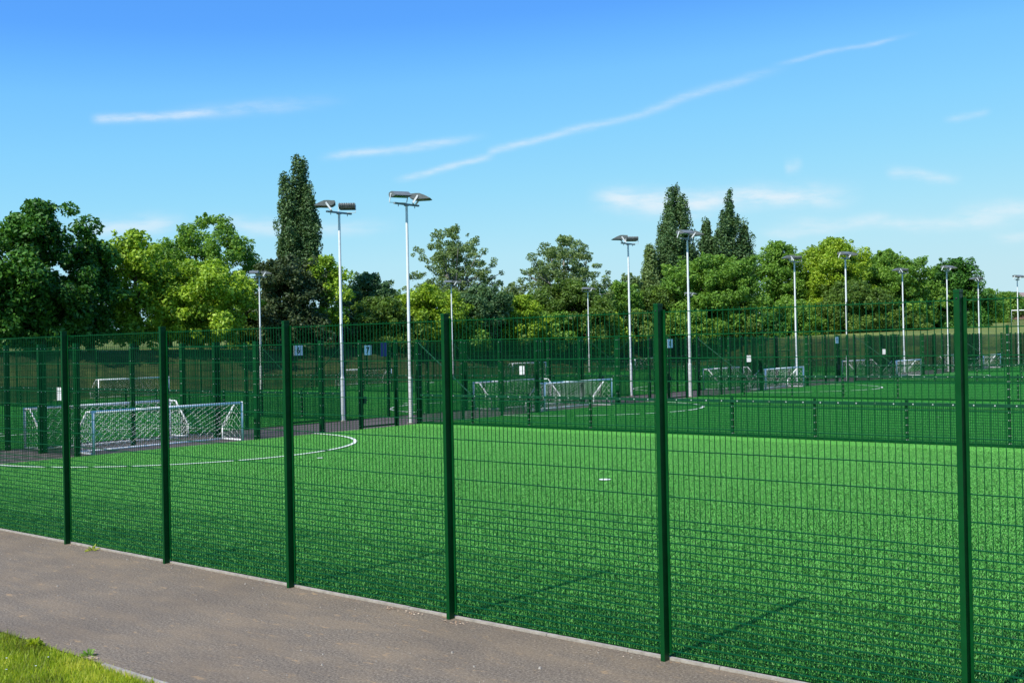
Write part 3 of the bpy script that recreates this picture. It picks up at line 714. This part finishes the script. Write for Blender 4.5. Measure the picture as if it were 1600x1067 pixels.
TREES = [
 # seed px ytop hw ybot dist profile leaf label
 (11, 62, 318, 92, 535, 77, 'broad', 'dark', 'large dark green broad tree at the far left edge', dict(density=1.25, size=.21)),
 (12, -70, 345, 90, 535, 74, 'broad', 'dark', 'dark green broad tree just cut by the left edge of the view', dict(density=1.0)),
 (13, 140, 368, 50, 530, 80, 'round', 'dark', 'narrower dark green tree right of the largest dark broad tree', dict(density=1.3, size=.20)),
 (14, 208, 364, 62, 528, 83, 'broad', 'yellow', 'yellow-green maple right of the dark broad trees', dict(density=.9, size=.20, clump=.85)),
 (15, 328, 338, 80, 520, 96, 'broad', 'mid', 'tall mid green tree with ragged top left of the tall poplar', dict(density=.85, size=.17, clump=.7, limbs=16)),
 (16, 312, 408, 86, 530, 86, 'broad', 'yellow', 'bright yellow-green rounded tree in front of the ragged mid green tree', dict(density=1.1, size=.19, clump=.85)),
 (17, 448, 402, 64, 532, 94, 'broad', 'sombre', 'dull blackish green tree at the foot of the left poplar', dict(density=1.2, size=.18, clump=.8)),
 (18, 462, 246, 43, 450, 106, 'spire', 'poplar', 'tall dark lombardy poplar standing alone on the left', dict(density=1.6, size=.16, clump=.78, spread=.5)),
 (19, 505, 402, 46, 526, 96, 'round', 'yellow', 'bright yellow-green tree between the left poplar and the first white mast', dict(density=.75, size=.20, clump=.7)),
 (20, 574, 429, 46, 505, 114, 'round', 'blue', 'bluish green conical tree between the two nearest masts', dict(density=1.3, size=.18, clump=.7)),
 (21, 590, 466, 62, 535, 101, 'hedge', 'olive', 'low olive brown hedge tree behind the two nearest masts', dict(density=1.4, size=.17, clump=.7)),
 (22, 708, 355, 76, 505, 120, 'airy', 'grey', 'airy grey-green tree with see-through crown, right of the second mast', dict(density=.80, size=.15, clump=.50, limbs=26, spread=.75, bark=1)),
 (23, 668, 448, 60, 535, 104, 'round', 'lime', 'olive yellow rounded tree below the airy tree', dict(density=1.25, size=.17, clump=.75)),
 (24, 752, 447, 44, 533, 109, 'round', 'blue', 'compact mid green tree behind the slim far mast', dict(density=1.4, size=.17, clump=.7)),
 (25, 812, 465, 50, 535, 112, 'round', 'lime', 'low yellow-green tree between the two airy trees', dict(density=1.2, size=.17, clump=.75)),
 (26, 880, 370, 76, 520, 126, 'airy', 'grey', 'airy tree with bare twigs showing, left of the twin poplars', dict(density=.85, size=.15, clump=.52, limbs=24, spread=.75, bark=1)),
 (27, 892, 440, 80, 535, 120, 'hedge', 'olive', 'wide olive tree under the airy tree left of the third mast', dict(density=1.3, size=.18, clump=.9)),
 (28, 965, 442, 42, 530, 130, 'round', 'mid', 'small mid green tree behind the third mast', dict(density=1.1, size=.19)),
 (29, 1051, 289, 47, 500, 152, 'column', 'poplar', 'left one of the twin tall poplars', dict(density=1.4, size=.21, clump=.8, spread=.55)),
 (30, 1015, 392, 26, 505, 149, 'poplar', 'grey', 'pale leaning side growth left of the twin poplars', dict(density=1.2, size=.24, clump=.9)),
 (31, 1140, 298, 46, 495, 150, 'spire', 'poplar', 'right one of the twin tall poplars', dict(density=1.5, size=.21, clump=.8, spread=.55)),
 (32, 1104, 336, 13, 430, 151, 'column', 'poplar', 'thin dark spire between the twin poplars', dict(density=1.8, size=.22, clump=.55)),
 (33, 1108, 400, 84, 532, 134, 'broad', 'mid', 'broad rounded green tree in front of the twin poplars', dict(density=1.35, size=.21, clump=1.0)),
 (34, 1030, 448, 48, 532, 133, 'round', 'olive', 'rounded olive green tree left of the fourth mast', dict(density=1.2, size=.2, clump=.9)),
 (35, 1216, 380, 54, 525, 170, 'broad', 'mid', 'green tree right of the twin poplars', dict(density=1.1, size=.25)),
 (36, 1300, 374, 66, 520, 168, 'broad', 'lime', 'yellowish green large tree right of centre behind two masts', dict(density=1.2, size=.24)),
 (37, 1388, 393, 66, 525, 176, 'broad', 'mid', 'broad green tree right of the yellowish tree', dict(density=1.2, size=.25)),
 (38, 1330, 440, 60, 525, 160, 'hedge', 'olive', 'dark olive tree in front of the yellowish tree', dict(density=1.2, size=.22)),
 (39, 1490, 406, 56, 528, 190, 'broad', 'dark', 'dark green rounded tree at the right end of the row', dict(density=1.25, size=.29)),
 (40, 1440, 440, 44, 526, 186, 'round', 'mid', 'green tree left of the dark rounded tree at the right', dict(density=1.2, size=.27)),
 (41, 1575, 458, 30, 492, 300, 'hedge', 'mid', 'distant low green tree left of the far house', dict(density=1.2, size=.35, clump=1.6)),
 (42, 1245, 470, 40, 528, 158, 'hedge', 'mid', 'low green tree behind the fifth mast', dict(density=1.1, size=.22)),
 (43, 1660, 440, 60, 500, 290, 'hedge', 'dark', 'distant dark tree right of the far house', dict(density=1.0, size=.38, clump=1.8)),
 (45, 805, 442, 36, 520, 128, 'round', 'grey', 'small pale green tree between the two airy trees', dict(density=.7, size=.17, clump=.55, limbs=12)),
 (46, 1545, 452, 26, 515, 240, 'hedge', 'mid', 'low distant green tree right of the row end', dict(density=1.0, size=.28, clump=1.2)),
 (47, 985, 430, 30, 500, 142, 'round', 'grey', 'pale grey-green tree left of the twin poplars', dict(density=.7, size=.18, clump=.6, limbs=12)),
 (48, 640, 455, 40, 520, 110, 'round', 'lime', 'yellow-green tree directly behind the second mast', dict(density=1.1, size=.18)),
 (49, 262, 380, 50, 525, 97, 'round', 'dark', 'dark green tree in the gap between two yellow-green trees', dict(density=1.1, size=.18)),
 (44, 610, 452, 30, 520, 122, 'round', 'mid', 'small mid green tree behind the olive hedge tree', dict(density=1.0, size=.19)),
]
for (sd_, px, yt, hw, yb, ds, pf, lf, lab, kw) in TREES:
    kw = dict(kw)
    if kw.get('bark') == 1: kw['bark'] = MPALEB
    kw['density'] = kw.get('density', 1.0)
    tree(sd_, px, yt, hw, yb, ds, pf, lf, lab, **kw)
# shrubs filling below the crowns along the bank
SHR = [(400, 470, 46, 96, 'olive'), (520, 488, 40, 99, 'sombre'), (640, 492, 44, 102, 'olive'), (720, 495, 44, 106, 'mid'), (800, 498, 44, 112, 'olive'), (865, 488, 46, 116, 'mid'), (940, 490, 44, 122, 'lime'),
       (1000, 488, 44, 128, 'olive'), (1075, 480, 52, 130, 'mid'), (1150, 482, 48, 132, 'olive'), (1200, 492, 26, 150, 'dark'), (1400, 480, 54, 172, 'olive'), (1500, 488, 50, 180, 'dark'), (1350, 495, 44, 165, 'dark'), (470, 485, 50, 93, 'sombre')]
near_what = ['left of the left poplar', 'right of the left poplar', 'behind the second mast', 'below the airy tree', 'between the airy trees', 'under the second airy tree', 'left of the third mast', 'right of the third mast', 'behind the fourth mast', 'below the right twin poplar', 'left of the gap in the trees', 'behind the seventh mast', 'at the right end of the row', 'under the yellowish tree', 'at the foot of the left poplar']
for i, (px, yt, hw, ds, lf) in enumerate(SHR):
    tree(100+i, px, yt, hw, 545 if px < 1000 else 535, ds, 'hedge', lf, 'dense %s shrub filling the gap %s' % ({'mid': 'mid green', 'lime': 'yellow-green', 'dark': 'dark green', 'sombre': 'blackish green'}.get(lf, lf), near_what[i]),
         density=1.1, size=.2 if ds < 140 else .26, clump=.8, cat='shrub', name='shrub', group='shrubs along the bank', trunk=False)

# ------------------------------------------------------------------ far right: house and full-size goal
p = place(1596, 500, 330); gz = float(gh(p.x, p.y))
r = thing('house', 'distant brick house with grey-pink tiled roof beyond the park at the right edge', 'house', (p.x, p.y, gz-.5), rad(35))
MBR, t, b = new_mat('brick', (.22, .13, .10), .9, .2); lk(t, ramp(t, noise(t, obco(t), 3, 5), [(.3, (.17, .10, .08)), (.7, (.27, .17, .13))]), b.inputs['Base Color'])
MRF, t, b = new_mat('roof_tiles', (.24, .17, .16), .8, .3); lk(t, ramp(t, noise(t, obco(t), 2, 5), [(.3, (.18, .13, .12)), (.7, (.30, .22, .21))]), b.inputs['Base Color'])
m = MB(); m.box(-6, -4, 0, 6, 4, 5.2); put('wall', m.mesh('wall', MBR), r)
m = MB(); m.prism([(-6.4, -4.5, 5.21), (-6.4, 4.5, 5.21), (-6.4, 0, 8.4)], (12.8, 0, 0)); rf = put('roof', m.mesh('roof', MRF), r)
m = MB(); m.box(2, -.5, 7.6, 3, .5, 9.4); put('chimney', m.mesh('chimney', MBR), rf)
for wx in (-4, 0, 4):
    for wz in (1.0, 3.4):
        m = MB(); m.box(wx-.7, -4.05, wz, wx+.7, -4.003, wz+1.2); w_ = put('window', m.mesh('window', MWH), r)
        m = MB(); m.box(wx-.6, -4.07, wz+.1, wx+.6, -4.053, wz+1.1); put('pane', m.mesh('pane', MGLASS), w_)
p = place(1580.5, 506, 172); gz = float(gh(p.x, p.y))
r = thing('football_goal', 'full-size white goal on the park grass at the right edge', 'goal', (p.x, p.y, gz), math.atan2(RR.y, RR.x))
m = MB(); m.tube((0, 0, 0), (0, 0, 2.44), .07, n=10); gpm = m.mesh('goalpost', MWH, True)
put('goalpost', gpm, r); put('goalpost', gpm, r, (7.32, 0, 0))
m = MB(); m.tube((-.06, 0, 2.44), (7.38, 0, 2.44), .07, n=10); put('crossbar', m.mesh('crossbar', MWH, True), r)
m = MB()
for i in range(38): m.tube((i*.2, .1, 2.4), (i*.2, 1.8, .02), .02, n=3)
for j in range(8): u = j/7; m.tube((0, .1+1.7*u, 2.4-2.38*u), (7.32, .1+1.7*u, 2.4-2.38*u), .02, n=3)
put('net', m.mesh('net', MRED), r)

# ------------------------------------------------------------------ verge grass, weeds, litter
def blades(name, rng, n, xr, yr, hgt, mat, wid=.006, edge=None):
    x = rng.uniform(*xr, n); y = rng.uniform(*yr, n)
    if edge is not None:
        keep = y < edge(x, rng.random(n)); x, y = x[keep], y[keep]; n = len(x)
    z = gh(x, y)-.02
    a = rng.uniform(0, 2*np.pi, n); h = hgt*(.45+.9*rng.random(n)); le = rng.uniform(.1, .9, n)*h; la = rng.uniform(0, 2*np.pi, n)
    w = wid*(.6+.8*rng.random(n))
    b0 = np.stack([x-np.cos(a)*w, y-np.sin(a)*w, z], -1); b1 = np.stack([x+np.cos(a)*w, y+np.sin(a)*w, z], -1)
    t0 = np.stack([x+np.cos(la)*le+np.cos(a)*w*.15, y+np.sin(la)*le+np.sin(a)*w*.15, z+h], -1); t1 = np.stack([x+np.cos(la)*le-np.cos(a)*w*.15, y+np.sin(la)*le-np.sin(a)*w*.15, z+h], -1)
    v = np.stack([b0, b1, t0, t1], 1).reshape(-1, 3)
    patch = .46+.30*np.sin(x*2.1+1.3)*np.cos(y*3.7)+.20*np.sin(x*7+y*5)*np.sin(x*3.1-y*6); tone = np.clip(patch+rng.normal(size=n)*.22, 0, 1)
    return structure(put(name, quads_mesh(name, v, np.repeat(tone, 4), mat)), 'stuff')
rng = np.random.default_rng(4)
g_ = blades('verge_grass', rng, 95000, (-14.5, -6.5), (2.6, 5.14), .055, LEAF['verge'], .0045, lambda x, u: np.where(x > -8.9, 5.105, 5.15)-.03*u)
def plant(x, y, z, n, s, label, seed, leaf='verge', group=None, nm='weed'):
    rng = np.random.default_rng(seed); u = rng.normal(size=(n, 3)); u[:, 2] = abs(u[:, 2])*.7+.15; u /= np.linalg.norm(u, axis=1)[:, None]
    a = np.cross(u, rng.normal(size=(n, 3))); a /= np.linalg.norm(a, axis=1)[:, None]
    L = (s*(.4+.8*rng.random(n)))[:, None]; w = L*.10
    base = u*L*.25
    v = np.stack([base, base+u*L*.5+a*w, u*L+np.array([0, 0, -.25])*L*rng.random((n, 1)), base+u*L*.5-a*w], 1).reshape(-1, 3)
    return thing(nm, label, 'weed', (x, y, z), 0, group, quads_mesh('weed', v, np.repeat(np.clip(rng.normal(.5, .25, n), 0, 1), 4), LEAF[leaf]))
plant(-14.28, 8.03, 0, 46, .10, 'small leafy weed at the foot of the mesh fence near the leftmost posts', 1)
plant(-10.08, 5.06, .0, 260, .095, 'bushy weed growing over the path edge at the bottom left', 2)
plant(-9.35, 5.2, .0, 60, .08, 'thin upright weed on the path edge right of the bushy weed', 3, 'mid')
plant(-7.55, 5.22, .0, 16, .06, 'tiny dark weed on the tarmac near the bottom edge', 4, 'sombre')
# daisies
m = MB(); rnd = random.Random(9)
for i in range(12):
    x = rnd.uniform(-10.6, -8.4); y = rnd.uniform(3.6, 5.0); z = float(gh(x, y))+.04
    k = len(m.v); m.v += [(x+.009*math.cos(a*math.pi/3), y+.009*math.sin(a*math.pi/3), z) for a in range(6)]; m.f.append(tuple(range(k, k+6))); m.m.append(0)
structure(put('daisies', m.mesh('daisies', MWH)), 'stuff')
# grit and dry leaves along the kerb
MLIT, t, b = new_mat('dry_litter', (.42, .26, .15), .9, .2)
lk(t, ramp(t, noise(t, obco(t), 9, 2), [(.35, (.30, .17, .09)), (.65, (.60, .48, .36))]), b.inputs['Base Color'])
m = MB()
def flake(x, y, s, z=.004):
    k = len(m.v); a = rnd.uniform(0, 6.28); n = rnd.choice((3, 4, 5))
    m.v.extend([(x+s*math.cos(a+i*6.28/n)*rnd.uniform(.5, 1), y+s*.8*math.sin(a+i*6.28/n)*rnd.uniform(.5, 1), z+rnd.uniform(0, s*.5)) for i in range(n)]); m.f.append(tuple(range(k, k+n))); m.m.append(0)
for i in range(420):
    x = rnd.uniform(-17, 3); flake(x, 8.11-abs(rnd.gauss(0, .10)), rnd.uniform(.004, .014))
for cx, cy in ((-8.35, 8.06), (-7.42, 8.0), (-8.0, 8.05), (-9.25, 5.18), (-10.3, 5.2)):
    for i in range(26): flake(cx+rnd.gauss(0, .07), cy+rnd.gauss(0, .03), rnd.uniform(.006, .022))
structure(put('dry_litter', m.mesh('dry_litter', MLIT)), 'stuff')
m = MB()
for i in range(170):
    x = rnd.uniform(-18, 0); y = rnd.uniform(5.2, 8.05); s = rnd.uniform(.003, .009) if rnd.random() < .93 else rnd.uniform(.01, .016)
    m.tube((x, y, .0), (x, y, s), s, s*.6, 5)
structure(put('grit', m.mesh('grit', MCON)), 'stuff')

# turf blades over the pitches
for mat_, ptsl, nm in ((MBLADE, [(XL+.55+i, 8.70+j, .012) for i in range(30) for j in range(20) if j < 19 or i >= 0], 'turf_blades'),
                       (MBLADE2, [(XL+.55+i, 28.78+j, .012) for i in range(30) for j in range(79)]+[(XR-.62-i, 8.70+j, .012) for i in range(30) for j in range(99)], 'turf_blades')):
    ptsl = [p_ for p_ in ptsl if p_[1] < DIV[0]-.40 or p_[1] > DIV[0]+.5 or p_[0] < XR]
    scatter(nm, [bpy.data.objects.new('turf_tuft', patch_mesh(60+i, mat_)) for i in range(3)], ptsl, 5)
# last strip of the nearest pitch up to its divider
m_ = [(XL+.55+i, DIV[0]-.53, .012) for i in range(30)]
scatter('turf_blades', [bpy.data.objects.new('turf_tuft', patch_mesh(63))], m_, 6)
